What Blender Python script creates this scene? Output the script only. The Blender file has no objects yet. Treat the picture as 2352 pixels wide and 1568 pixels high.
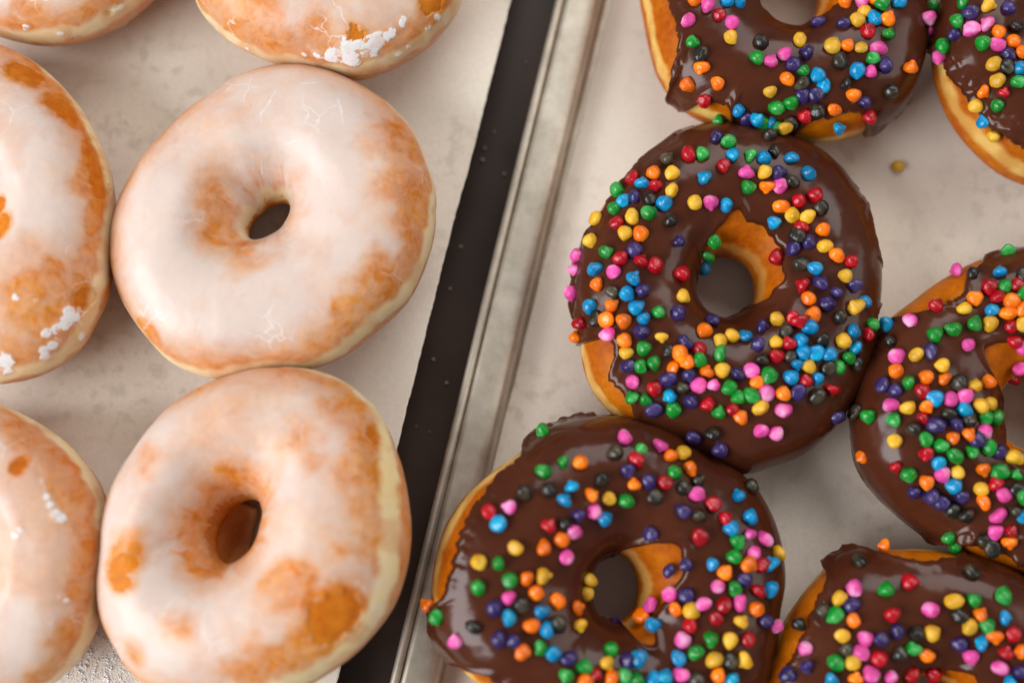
import bpy, math, random
import numpy as np
from mathutils import Vector, Matrix
from mathutils.bvhtree import BVHTree

sc = bpy.context.scene
R_ = math.radians

# ------------------------------------------------------------------ camera
# photo coordinates used for measuring are 2352 x 1568 (P units); metres in the world
W_P, H_P = 2352.0, 1568.0
LENS, SENSOR = 50.0, 36.0
F_P = W_P / SENSOR * LENS
TILT = R_(9.0)
DIST = 0.43
AIM = np.array([0.0, 0.0, 0.025])
FWD = np.array([0.0, math.sin(TILT), -math.cos(TILT)])
UP = np.array([0.0, math.cos(TILT), math.sin(TILT)])
RIGHT = np.array([1.0, 0.0, 0.0])
CAM = AIM - FWD * DIST

def ray(px, py):
    d = FWD * F_P + RIGHT * (px - W_P / 2) + UP * (H_P / 2 - py)
    return d / np.linalg.norm(d)

def at(px, py, z):
    """world point on the level z that is seen at photo position px, py"""
    d = ray(px, py)
    return CAM + d * ((z - CAM[2]) / d[2])

cam = bpy.data.cameras.new("camera")
cam.lens, cam.sensor_width = LENS, SENSOR
cam.clip_start, cam.clip_end = 0.01, 50
cam_o = bpy.data.objects.new("camera", cam)
cam_o.location = CAM
cam_o.rotation_euler = (TILT, 0, 0)
sc.collection.objects.link(cam_o)
sc.camera = cam_o
cam.dof.use_dof = True
cam.dof.focus_distance = float(np.dot(at(1300, 900, 0.0235) - CAM, FWD))
cam.dof.aperture_fstop = 3.0

# ------------------------------------------------------------------ light
world = bpy.data.worlds.new("World")
sc.world = world
world.use_nodes = True
world.node_tree.nodes["Background"].inputs[0].default_value = (1.0, 0.985, 0.97, 1)
world.node_tree.nodes["Background"].inputs[1].default_value = 0.23

def area(name, loc, target, sx, sy, power, col):
    l = bpy.data.lights.new(name, 'AREA')
    l.shape, l.size, l.size_y, l.energy, l.color = 'RECTANGLE', sx, sy, power, col
    o = bpy.data.objects.new(name, l)
    o.location = loc
    o.rotation_euler = (Vector(target) - Vector(loc)).to_track_quat('-Z', 'Y').to_euler()
    sc.collection.objects.link(o)
area("window_light", (-1.15, -0.45, 0.85), (0, 0, 0), 1.1, 0.9, 31.0, (0.97, 0.985, 1.0))
area("shop_light_far", (0.40, 1.10, 1.20), (0, 0, 0), 1.4, 0.8, 15.0, (1.0, 0.985, 0.96))
area("shop_light_side", (1.3, 0.1, 0.9), (0, 0, 0), 0.9, 0.8, 6.0, (1.0, 0.95, 0.90))

vs = sc.view_settings
vs.view_transform, vs.look, vs.exposure, vs.gamma = 'Standard', 'None', 0.06, 1.0
vs.use_curve_mapping = False
sc.cycles.use_denoising = True

# ------------------------------------------------------------------ helpers
rng = np.random.default_rng(7)
random.seed(7)

def _hash(ix, iy, iz, seed):
    h = (ix.astype(np.uint32) * np.uint32(374761393) + iy.astype(np.uint32) * np.uint32(668265263)
         + iz.astype(np.uint32) * np.uint32(2147483647) + np.uint32((seed * 1274126177) & 0xffffffff))
    h = (h ^ (h >> np.uint32(13))) * np.uint32(1274126177)
    h = (h ^ (h >> np.uint32(16))) * np.uint32(2246822519)
    h = h ^ (h >> np.uint32(15))
    return h.astype(np.float64) / 4294967295.0

def noise(p, seed=0):
    """smooth value noise 0..1 on an array of points (..., 3)"""
    p = np.asarray(p, float)
    i = np.floor(p).astype(np.int64)
    f = p - i
    f = f * f * f * (f * (f * 6 - 15) + 10)
    i = i + 100000
    x, y, z = i[..., 0], i[..., 1], i[..., 2]
    out = 0.0
    for dx in (0, 1):
        wx = f[..., 0] if dx else 1 - f[..., 0]
        for dy in (0, 1):
            wy = f[..., 1] if dy else 1 - f[..., 1]
            for dz in (0, 1):
                wz = f[..., 2] if dz else 1 - f[..., 2]
                out = out + wx * wy * wz * _hash(x + dx, y + dy, z + dz, seed)
    return out

def fbm(p, seed=0, octaves=3):
    s, a, t = 0.0, 1.0, 0.0
    p = np.asarray(p, float)
    for o in range(octaves):
        s = s + a * noise(p * (2.03 ** o), seed + 17 * o)
        t += a
        a *= 0.5
    return s / t

def sstep(a, b, x):
    t = np.clip((x - a) / (b - a), 0, 1)
    return t * t * (3 - 2 * t)

def link(name, data, parent=None):
    o = bpy.data.objects.new(name, data)
    sc.collection.objects.link(o)
    if parent is not None:
        o.parent = parent
    return o

def tag(o, label=None, cat=None, group=None, kind=None):
    if label: o["label"] = label
    if cat: o["category"] = cat
    if group: o["group"] = group
    if kind: o["kind"] = kind
    return o

def grid_mesh(name, P, mat, wrap_u=True, wrap_v=True, attrs=None, smooth=True):
    """P: (nu, nv, 3) grid of points -> quad mesh"""
    nu, nv = P.shape[:2]
    iu = np.arange(nu if wrap_u else nu - 1)
    iv = np.arange(nv if wrap_v else nv - 1)
    A, B = np.meshgrid(iu, iv, indexing='ij')
    A2, B2 = (A + 1) % nu, (B + 1) % nv
    q = np.stack([A * nv + B, A2 * nv + B, A2 * nv + B2, A * nv + B2], -1).reshape(-1, 4)
    me = bpy.data.meshes.new(name)
    n = nu * nv
    me.vertices.add(n)
    me.vertices.foreach_set("co", P.reshape(-1).astype(np.float32))
    me.loops.add(q.size)
    me.loops.foreach_set("vertex_index", q.reshape(-1).astype(np.int32))
    me.polygons.add(len(q))
    me.polygons.foreach_set("loop_start", (np.arange(len(q)) * 4).astype(np.int32))
    me.polygons.foreach_set("loop_total", np.full(len(q), 4, np.int32))
    me.update(calc_edges=True)
    me.polygons.foreach_set("use_smooth", np.full(len(q), smooth))
    for k, v in (attrs or {}).items():
        a = me.attributes.new(k, 'FLOAT', 'POINT')
        a.data.foreach_set("value", np.asarray(v).reshape(-1).astype(np.float32))
    me.materials.append(mat)
    return me

def poly_mesh(name, verts, faces, mat, smooth=False):
    me = bpy.data.meshes.new(name)
    me.from_pydata([tuple(map(float, v)) for v in verts], [], faces)
    me.update()
    for p in me.polygons:
        p.use_smooth = smooth
    if mat: me.materials.append(mat)
    return me

# ------------------------------------------------------------------ materials
def new_mat(name):
    m = bpy.data.materials.new(name)
    m.use_nodes = True
    nt = m.node_tree
    b = nt.nodes["Principled BSDF"]
    return m, nt, b

def N(nt, kind, **kw):
    n = nt.nodes.new(kind)
    for k, v in kw.items():
        if k in n.inputs.keys() if hasattr(n.inputs, 'keys') else False:
            n.inputs[k].default_value = v
        else:
            setattr(n, k, v)
    return n

def tex_noise(nt, scale, detail=3.0, rough=0.55, coord=None, dist=0.0):
    n = nt.nodes.new("ShaderNodeTexNoise")
    n.inputs["Scale"].default_value = scale
    n.inputs["Detail"].default_value = detail
    n.inputs["Roughness"].default_value = rough
    n.inputs["Distortion"].default_value = dist
    if coord is not None:
        nt.links.new(coord, n.inputs["Vector"])
    return n

def ramp(nt, src, stops):
    r = nt.nodes.new("ShaderNodeValToRGB")
    e = r.color_ramp.elements
    while len(e) < len(stops):
        e.new(0.5)
    for el, (pos, c) in zip(e, stops):
        el.position = pos
        el.color = (c[0], c[1], c[2], 1) if len(c) >= 3 else (c[0], c[0], c[0], 1)
    nt.links.new(src, r.inputs[0])
    return r

def mixc(nt, fac, a, b, mode='MIX'):
    m = nt.nodes.new("ShaderNodeMix")
    m.data_type = 'RGBA'
    m.blend_type = mode
    for key, v in ((0, fac), (6, a), (7, b)):
        if hasattr(v, "is_linked") or hasattr(v, "node"):
            nt.links.new(v, m.inputs[key])
        elif isinstance(v, (int, float)):
            m.inputs[key].default_value = v
        else:
            m.inputs[key].default_value = (v[0], v[1], v[2], 1)
    return m.outputs[2]

def attr(nt, name):
    a = nt.nodes.new("ShaderNodeAttribute")
    a.attribute_name = name
    return a.outputs["Fac"]

def objcoord(nt):
    return nt.nodes.new("ShaderNodeTexCoord").outputs["Object"]

def bump(nt, bsdf, h, strength, dist):
    b = nt.nodes.new("ShaderNodeBump")
    b.inputs["Strength"].default_value = strength
    b.inputs["Distance"].default_value = dist
    nt.links.new(h, b.inputs["Height"])
    nt.links.new(b.outputs[0], bsdf.inputs["Normal"])
    return b

def dough_colour(nt, oc, golden, deep, cream):
    n1 = tex_noise(nt, 60, 4, 0.6, oc)
    n2 = tex_noise(nt, 420, 3, 0.6, oc)
    base = ramp(nt, n1.outputs[0], [(0.32, deep), (0.66, golden)]).outputs[0]
    spk = ramp(nt, n2.outputs[0], [(0.35, (0.86, 0.82, 0.78)), (0.65, (1.08, 1.08, 1.08))]).outputs[0]
    base = mixc(nt, 1.0, base, spk, 'MULTIPLY')
    return mixc(nt, attr(nt, "band"), base, cream)

def make_dough(name, golden, deep, cream):
    m, nt, b = new_mat(name)
    oc = objcoord(nt)
    col = dough_colour(nt, oc, golden, deep, cream)
    nt.links.new(col, b.inputs["Base Color"])
    b.inputs["Roughness"].default_value = 0.45
    b.inputs["Specular IOR Level"].default_value = 0.12
    b.inputs["Subsurface Weight"].default_value = 0.15
    b.inputs["Subsurface Radius"].default_value = (1.0, 0.45, 0.15)
    b.inputs["Subsurface Scale"].default_value = 0.0025
    nb = tex_noise(nt, 330, 6, 0.62, oc)
    bump(nt, b, nb.outputs[0], 0.5, 0.0009)
    return m

M_DOUGH = make_dough("fried_dough", (0.52, 0.152, 0.002), (0.36, 0.068, 0.001), (0.70, 0.44, 0.125))
M_DOUGH_G = make_dough("fried_dough_glazed", (0.60, 0.20, 0.016), (0.48, 0.115, 0.006), (0.76, 0.58, 0.30))

def make_glaze():
    m, nt, b = new_mat("sugar_glaze")
    oc = objcoord(nt)
    under = dough_colour(nt, oc, (0.62, 0.235, 0.032), (0.53, 0.15, 0.014), (0.74, 0.58, 0.32))
    cov0 = attr(nt, "cov")
    nm = tex_noise(nt, 150, 7, 0.68, oc, 0.6)
    mm = nt.nodes.new("ShaderNodeMath"); mm.operation = 'MULTIPLY_ADD'
    nt.links.new(nm.outputs[0], mm.inputs[0]); mm.inputs[1].default_value = 0.75; mm.inputs[2].default_value = -0.375
    ma = nt.nodes.new("ShaderNodeMath"); ma.operation = 'ADD'
    nt.links.new(cov0, ma.inputs[0]); nt.links.new(mm.outputs[0], ma.inputs[1])
    cov = ma.outputs[0]
    wn = tex_noise(nt, 130, 3, 0.6, oc)
    ww = nt.nodes.new("ShaderNodeVectorMath"); ww.operation = 'MULTIPLY_ADD'
    nt.links.new(wn.outputs["Color"], ww.inputs[0]); ww.inputs[1].default_value = (0.008, 0.008, 0.008)
    nt.links.new(oc, ww.inputs[2])
    vc = nt.nodes.new("ShaderNodeTexVoronoi"); vc.feature = 'DISTANCE_TO_EDGE'; vc.inputs["Scale"].default_value = 75
    nt.links.new(ww.outputs[0], vc.inputs["Vector"])
    hair = ramp(nt, vc.outputs["Distance"], [(0.0, (0.55,)), (0.020, (0.0,))]).outputs[0]
    hm = ramp(nt, tex_noise(nt, 45, 2, 0.5, oc).outputs[0], [(0.56, (0.0,)), (0.66, (1.0,))]).outputs[0]
    hairs = mixc(nt, 1.0, hair, hm, 'MULTIPLY')
    thin = mixc(nt, 0.24, under, (0.72, 0.55, 0.38))
    milky = mixc(nt, 0.80, under, (0.625, 0.575, 0.545))
    f = ramp(nt, cov, [(0.10, (0.0,)), (0.95, (1.0,))]).outputs[0]
    f0 = ramp(nt, cov, [(0.11, (0.0,)), (0.20, (0.55,)), (0.45, (1.0,))]).outputs[0]
    col = mixc(nt, f, mixc(nt, f0, under, thin), milky)
    fa = attr(nt, "flake")
    vd = nt.nodes.new("ShaderNodeTexNoise"); vd.inputs["Scale"].default_value = 500; vd.inputs["Detail"].default_value = 2
    nt.links.new(oc, vd.inputs["Vector"])
    wv = nt.nodes.new("ShaderNodeVectorMath"); wv.operation = 'MULTIPLY_ADD'
    nt.links.new(vd.outputs["Color"], wv.inputs[0]); wv.inputs[1].default_value = (0.0045, 0.0045, 0.0045)
    nt.links.new(oc, wv.inputs[2])
    v1 = nt.nodes.new("ShaderNodeTexVoronoi"); v1.inputs["Scale"].default_value = 330
    v2 = nt.nodes.new("ShaderNodeTexVoronoi"); v2.feature = 'DISTANCE_TO_EDGE'; v2.inputs["Scale"].default_value = 330
    nt.links.new(wv.outputs[0], v1.inputs["Vector"]); nt.links.new(wv.outputs[0], v2.inputs["Vector"])
    sep = nt.nodes.new("ShaderNodeSeparateColor"); nt.links.new(v1.outputs["Color"], sep.inputs[0])
    gt = nt.nodes.new("ShaderNodeMath"); gt.operation = 'SUBTRACT'
    nt.links.new(fa, gt.inputs[0]); nt.links.new(sep.outputs[0], gt.inputs[1])
    shard = ramp(nt, gt.outputs[0], [(0.0, (0.0,)), (0.30, (1.0,))]).outputs[0]
    seam = ramp(nt, v2.outputs["Distance"], [(0.0, (0.80,)), (0.08, (1.0,))]).outputs[0]
    ml = nt.nodes.new("ShaderNodeMath"); ml.operation = 'MULTIPLY'
    nt.links.new(shard, ml.inputs[0]); nt.links.new(seam, ml.inputs[1])
    mx = nt.nodes.new("ShaderNodeMath"); mx.operation = 'MAXIMUM'
    nt.links.new(ml.outputs[0], mx.inputs[0]); nt.links.new(attr(nt, "crack"), mx.inputs[1])
    fl = mx.outputs[0]
    col = mixc(nt, hairs, col, (0.76, 0.73, 0.72))
    col = mixc(nt, fl, col, (0.72, 0.70, 0.70))
    nt.links.new(col, b.inputs["Base Color"])
    nr = tex_noise(nt, 75, 3, 0.6, oc)
    r0 = ramp(nt, nr.outputs[0], [(0.35, (0.28,)), (0.65, (0.46,))]).outputs[0]
    rr = mixc(nt, fl, r0, (0.6, 0.6, 0.6))
    nt.links.new(rr, b.inputs["Roughness"])
    b.inputs["Subsurface Weight"].default_value = 0.35
    b.inputs["Subsurface Radius"].default_value = (1.0, 0.6, 0.35)
    b.inputs["Subsurface Scale"].default_value = 0.0022
    b.inputs["IOR"].default_value = 1.42
    b.inputs["Specular IOR Level"].default_value = 0.34
    nb = tex_noise(nt, 260, 5, 0.55, oc)
    b1 = nt.nodes.new("ShaderNodeBump")
    b1.inputs["Strength"].default_value = 0.4; b1.inputs["Distance"].default_value = 0.0006
    nt.links.new(ml.outputs[0], b1.inputs["Height"])
    b2 = bump(nt, b, nb.outputs[0], 0.22, 0.0009)
    nt.links.new(b1.outputs[0], b2.inputs["Normal"])
    return m
M_GLAZE = make_glaze()

def make_choc():
    m, nt, b = new_mat("chocolate_icing")
    oc = objcoord(nt)
    n1 = tex_noise(nt, 45, 3, 0.5, oc)
    col = ramp(nt, n1.outputs[0], [(0.3, (0.052, 0.0120, 0.0048)), (0.7, (0.076, 0.0195, 0.0080))]).outputs[0]
    nt.links.new(col, b.inputs["Base Color"])
    n2 = tex_noise(nt, 90, 3, 0.5, oc)
    rr = ramp(nt, n2.outputs[0], [(0.3, (0.13,)), (0.7, (0.24,))]).outputs[0]
    nt.links.new(rr, b.inputs["Roughness"])
    b.inputs["IOR"].default_value = 1.45
    b.inputs["Specular IOR Level"].default_value = 0.30
    b.inputs["Subsurface Weight"].default_value = 0.05
    b.inputs["Subsurface Radius"].default_value = (1.0, 0.3, 0.15)
    b.inputs["Subsurface Scale"].default_value = 0.001
    nb = tex_noise(nt, 160, 4, 0.5, oc)
    bump(nt, b, nb.outputs[0], 0.05, 0.0008)
    return m
M_CHOC = make_choc()

def make_candy(name, col, pale=None, rough=0.26, spec=0.5):
    m, nt, b = new_mat(name)
    oc = objcoord(nt)
    info = nt.nodes.new("ShaderNodeObjectInfo")
    add = nt.nodes.new("ShaderNodeVectorMath"); add.operation = 'ADD'
    nt.links.new(oc, add.inputs[0])
    sc_ = nt.nodes.new("ShaderNodeVectorMath"); sc_.operation = 'SCALE'
    comb = nt.nodes.new("ShaderNodeCombineXYZ")
    nt.links.new(info.outputs["Random"], comb.inputs[0]); nt.links.new(info.outputs["Random"], comb.inputs[1])
    nt.links.new(comb.outputs[0], sc_.inputs[0]); sc_.inputs["Scale"].default_value = 40.0
    nt.links.new(sc_.outputs[0], add.inputs[1])
    n1 = tex_noise(nt, 0.9, 2, 0.5, add.outputs[0])
    dark = tuple(c * 0.78 for c in col)
    light = pale or tuple(min(1, c * 1.15 + 0.004) for c in col)
    c1 = ramp(nt, n1.outputs[0], [(0.36, dark), (0.5, col), (0.70, light)]).outputs[0]
    hsv = nt.nodes.new("ShaderNodeHueSaturation")
    mr = nt.nodes.new("ShaderNodeMapRange")
    mr.inputs[3].default_value, mr.inputs[4].default_value = 0.84, 1.14
    nt.links.new(info.outputs["Random"], mr.inputs[0])
    nt.links.new(mr.outputs[0], hsv.inputs["Value"])
    nt.links.new(c1, hsv.inputs["Color"])
    nt.links.new(hsv.outputs[0], b.inputs["Base Color"])
    b.inputs["Roughness"].default_value = rough
    b.inputs["Specular IOR Level"].default_value = spec
    nb = tex_noise(nt, 2.2, 3, 0.5, add.outputs[0])
    bump(nt, b, nb.outputs[0], 0.12, 0.12)
    return m
CANDY = {
    'g': make_candy("candy_green", (0.001, 0.225, 0.018), (0.06, 0.38, 0.09)),
    'b': make_candy("candy_blue", (0.0, 0.22, 0.48), (0.0, 0.36, 0.56)),
    'p': make_candy("candy_pink", (0.74, 0.07, 0.34), (0.82, 0.36, 0.60), 0.42, 0.35),
    'r': make_candy("candy_red", (0.38, 0.001, 0.009), (0.48, 0.004, 0.015)),
    'o': make_candy("candy_orange", (0.90, 0.165, 0.001), (0.94, 0.26, 0.006)),
    'y': make_candy("candy_yellow", (0.70, 0.37, 0.015), (0.76, 0.46, 0.045), 0.40),
    'u': make_candy("candy_purple", (0.026, 0.014, 0.095), (0.06, 0.04, 0.15), 0.28),
    'k': make_candy("candy_black", (0.014, 0.012, 0.009), (0.07, 0.055, 0.03), 0.30),
}
CNAME = {'g': 'green', 'b': 'blue', 'p': 'pink', 'r': 'red', 'o': 'orange', 'y': 'yellow', 'u': 'dark purple', 'k': 'black'}

def make_paper(name, col, dark):
    m, nt, b = new_mat(name)
    oc = objcoord(nt)
    n1 = tex_noise(nt, 14, 4, 0.6, oc)
    n2 = tex_noise(nt, 190, 2, 0.5, oc)
    n3 = tex_noise(nt, 900, 2, 0.5, oc)
    c1 = ramp(nt, n1.outputs[0], [(0.3, tuple(c * 0.965 for c in col)), (0.7, col)]).outputs[0]
    sp0 = ramp(nt, n2.outputs[0], [(0.53, (0.0,)), (0.66, (0.46,))]).outputs[0]
    n4 = tex_noise(nt, 22, 2, 0.5, oc)
    ms = ramp(nt, n4.outputs[0], [(0.42, (0.0,)), (0.60, (1.0,))]).outputs[0]
    sp = mixc(nt, 1.0, sp0, ms, 'MULTIPLY')
    c2 = mixc(nt, sp, c1, dark)
    f3 = ramp(nt, n3.outputs[0], [(0.3, (0.95, 0.95, 0.95)), (0.7, (1.03, 1.03, 1.03))]).outputs[0]
    c3 = mixc(nt, 1.0, c2, f3, 'MULTIPLY')
    nt.links.new(c3, b.inputs["Base Color"])
    b.inputs["Roughness"].default_value = 0.6
    b.inputs["Specular IOR Level"].default_value = 0.3
    bump(nt, b, n3.outputs[0], 0.15, 0.0002)
    return m
M_PAPER = make_paper("parchment", (0.80, 0.73, 0.63), (0.52, 0.46, 0.37))

def make_pan():
    m, nt, b = new_mat("aluminium")
    oc = objcoord(nt)
    mp = nt.nodes.new("ShaderNodeMapping")
    mp.inputs["Scale"].default_value = (300, 8, 300)
    nt.links.new(oc, mp.inputs[0])
    n1 = tex_noise(nt, 1.0, 4, 0.6, mp.outputs[0])
    n2 = tex_noise(nt, 120, 4, 0.6, oc)
    col = ramp(nt, n2.outputs[0], [(0.3, (0.40, 0.355, 0.285)), (0.7, (0.58, 0.525, 0.44))]).outputs[0]
    nt.links.new(col, b.inputs["Base Color"])
    b.inputs["Metallic"].default_value = 0.7
    rr = ramp(nt, n1.outputs[0], [(0.3, (0.42,)), (0.7, (0.55,))]).outputs[0]
    nt.links.new(rr, b.inputs["Roughness"])
    bump(nt, b, n1.outputs[0], 0.05, 0.0002)
    return m
M_PAN = make_pan()

def simple(name, col, rough, noise_scale=60, var=0.25, spec=0.5):
    m, nt, b = new_mat(name)
    oc = objcoord(nt)
    n1 = tex_noise(nt, noise_scale, 4, 0.6, oc)
    c = ramp(nt, n1.outputs[0], [(0.3, tuple(x * (1 - var) for x in col)), (0.7, tuple(x * (1 + var) for x in col))]).outputs[0]
    nt.links.new(c, b.inputs["Base Color"])
    b.inputs["Roughness"].default_value = rough
    b.inputs["Specular IOR Level"].default_value = spec
    return m
M_COUNTER = simple("dark_counter", (0.044, 0.024, 0.016), 0.36, 16, 0.5, 0.32)  # brown mottling in the colour imitates soft blurred reflections on the counter
M_TRAY = simple("dark_steel", (0.012, 0.010, 0.009), 0.5, 60, 0.2)
M_SUGAR = simple("sugar", (0.90, 0.89, 0.90), 0.7, 800, 0.04, 0.2)
M_CRUMB = simple("crumb", (0.30, 0.24, 0.20), 0.6, 800, 0.15)

# ------------------------------------------------------------------ counter, tray, pan, papers
Z_PAN = 0.0012       # top of the paper in the pan
Z_LEFT = 0.012       # top of the paper under the glazed doughnuts

def struct_plane():
    s = 0.9
    me = poly_mesh("counter", [(-s, -s, -0.0015), (s, -s, -0.0015), (s, s, -0.0015), (-s, s, -0.0015)], [(0, 1, 2, 3)], M_COUNTER)
    tag(link("counter", me), kind="structure")
struct_plane()

RIM_Z = 0.0130
r0 = at(1279, 0, RIM_Z); r1 = at(901, 1568, RIM_Z)
EL = (r0 - r1)[:2]; EL = EL / np.linalg.norm(EL)         # along the rim, towards the top of the picture
ER = np.array([EL[1], -EL[0]])                            # towards the right
PO = (0.5 * (r0 + r1))[:2]

def pan_pt(t, l, z):
    p = PO + ER * t + EL * l
    return (p[0], p[1], z)

def build_pan():
    root = link("sheet_pan", None)
    root.location = (PO[0], PO[1], 0)
    tag(root, "silver aluminium sheet pan holding the chocolate doughnuts, rolled rim along the dark gap", "baking pan")
    ang = math.atan2(EL[1], EL[0]) - math.pi / 2
    root.rotation_euler = (0, 0, ang)
    h = RIM_Z
    def arc(cx, cz, r, a0, a1, n):
        return [(cx + r * math.cos(R_(a0 + (a1 - a0) * i / n)), cz + r * math.sin(R_(a0 + (a1 - a0) * i / n))) for i in range(n + 1)]
    # thin rolled bead, a groove, a wide shallow flange, then a short steep drop to the floor
    bead = arc(0.00070, h - 0.00070, 0.00070, 255, 10, 20)
    lip = [(0.00145, h - 0.0014), (0.00160, h - 0.0034), (0.00255, h - 0.0034), (0.00280, h - 0.0016)] + arc(0.0040, h - 0.0016, 0.0011, 165, 80, 7)
    wall = [(0.0062, h - 0.00065), (0.0090, h - 0.0011), (0.0112, h - 0.0017), (0.0122, h - 0.0026), (0.0127, h - 0.0046)]
    fil = arc(0.0156, 0.0026, 0.0026, 195, 270, 10)
    half = bead + lip + wall + fil
    width = 0.330
    prof = half + [(width - t, z) for t, z in reversed(half)]
    ls = np.linspace(-0.32, 0.32, 41)
    P = np.zeros((len(ls), len(prof), 3))
    for i, l in enumerate(ls):
        for j, (t, z) in enumerate(prof):
            P[i, j] = (t, l, z)
    P[..., 2] += (noise(np.stack([P[..., 0] * 0, P[..., 1] * 14, P[..., 0] * 0], -1), 3) - 0.5) * 0.0005
    P[..., 0] += (noise(np.stack([P[..., 0] * 0, P[..., 1] * 9, P[..., 0] * 0 + 5], -1), 4) - 0.5) * 0.0006
    me = grid_mesh("pan_body", P, M_PAN, False, False)
    o = link("pan_body", me, root)
    md = o.modifiers.new("thickness", 'SOLIDIFY'); md.thickness = 0.0007; md.offset = -1
    return root
build_pan()

def paper(name, label, edge_a, edge_b, z, width, dirsign, seed, ext=0.13):
    a, b = at(*edge_a, z), at(*edge_b, z)
    d = (a - b)[:2]; L = np.linalg.norm(d); d = d / L
    n = np.array([d[1], -d[0]]) * dirsign
    root_xy = b[:2]
    nl, nw = 420, 120
    ls = np.linspace(-ext, L + ext, nl)
    ws = np.concatenate([[0], np.linspace(0.0006, 0.02, 20), np.linspace(0.022, width, nw - 21)])
    LL, WW = np.meshgrid(ls, ws, indexing='ij')
    jag = (noise(np.stack([LL * 900, WW * 0, WW * 0], -1), seed) - 0.5) * 0.00028 + (noise(np.stack([LL * 60, WW * 0, WW * 0], -1), seed + 1) - 0.5) * 0.0006
    WE = WW + jag * np.exp(-WW / 0.003)
    X = root_xy[0] + d[0] * LL + n[0] * WE
    Y = root_xy[1] + d[1] * LL + n[1] * WE
    Z = z + (fbm(np.stack([X * 18, Y * 18, X * 0], -1), seed + 2, 2) - 0.5) * 0.0012 * sstep(0.0, 0.03, WW)
    Z = Z - 0.0003
    P = np.stack([X, Y, Z], -1)
    me = grid_mesh(name, P, M_PAPER, False, False)
    o = link(name, me)
    tag(o, label, "paper", None)
    md = o.modifiers.new("thickness", 'SOLIDIFY'); md.thickness = 0.00012; md.offset = -1
    return o
paper("parchment_paper", "beige parchment sheet under the white glazed doughnuts, straight edge by the dark gap", (1173, 0), (775, 1560), Z_LEFT, 0.30, -1, 21)
paper("parchment_paper", "beige parchment sheet lining the silver pan under the chocolate doughnuts", (1406, 0), (1001, 1568), Z_PAN, 0.29, 1, 31)

def left_tray():
    a, b = at(1173, 0, Z_LEFT), at(775, 1560, Z_LEFT)
    d = (a - b)[:2]; d = d / np.linalg.norm(d); n = np.array([-d[1], d[0]])
    pts = []
    for (l, w) in ((-0.16, 0.006), (0.55, 0.006), (0.55, 0.32), (-0.16, 0.32)):
        p = b[:2] + d * l + n * w
        pts.append(p)
    z0, z1, bev = -0.0012, Z_LEFT - 0.0014, 0.0015
    V, Fc = [], []
    c = sum(pts) / 4
    for z, k in ((z0, 0.0), (z1 - bev, 0.0), (z1, bev)):
        for p in pts:
            v = (c - p); v = v / np.linalg.norm(v)
            V.append((*(p + v * k), z))
    for r in (0, 4):
        for i in range(4):
            j = (i + 1) % 4
            Fc.append((r + i, r + j, r + 4 + j, r + 4 + i))
    Fc.append((8, 9, 10, 11))
    o = link("baking_tray", poly_mesh("baking_tray", V, Fc, M_TRAY))
    tag(o, "dark flat tray under the glazed doughnuts' parchment sheet, beside the dark gap", "tray")
left_tray()

# ------------------------------------------------------------------ doughnuts
TWO_PI = 2 * math.pi
def spow(x, e):
    return np.sign(x) * np.abs(x) ** e

def polar_interp(points, centre, z, ntheta=720, smooth=9):
    """outline points (photo positions on the level z) -> radius as a function of direction round centre"""
    P = np.array([at(px, py, z)[:2] for px, py in points]) - centre
    th = np.arctan2(P[:, 1], P[:, 0]) % TWO_PI
    r = np.hypot(P[:, 0], P[:, 1])
    o = np.argsort(th)
    th, r = th[o], r[o]
    t = np.arange(ntheta) / ntheta * TWO_PI
    T, V = np.concatenate([th - TWO_PI, th, th + TWO_PI]), np.concatenate([r, r, r])
    sl = np.gradient(V, T)                                   # smooth curve through the points (cubic Hermite)
    j = np.clip(np.searchsorted(T, t, side='right') - 1, 0, len(T) - 2)
    h = T[j + 1] - T[j]; u = (t - T[j]) / h
    rr = ((2 * u ** 3 - 3 * u ** 2 + 1) * V[j] + (u ** 3 - 2 * u ** 2 + u) * h * sl[j]
          + (-2 * u ** 3 + 3 * u ** 2) * V[j + 1] + (u ** 3 - u ** 2) * h * sl[j + 1])
    k = np.hanning(2 * smooth + 3)[1:-1]; k /= k.sum()
    ext = np.concatenate([rr[-smooth:], rr, rr[:smooth]])
    return np.convolve(ext, k, 'valid')

def circ_sample(table, th):
    n = len(table)
    x = (th % TWO_PI) / TWO_PI * n
    i = np.floor(x).astype(int) % n
    f = x - np.floor(x)
    return table[i] * (1 - f) + table[(i + 1) % n] * f

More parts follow.
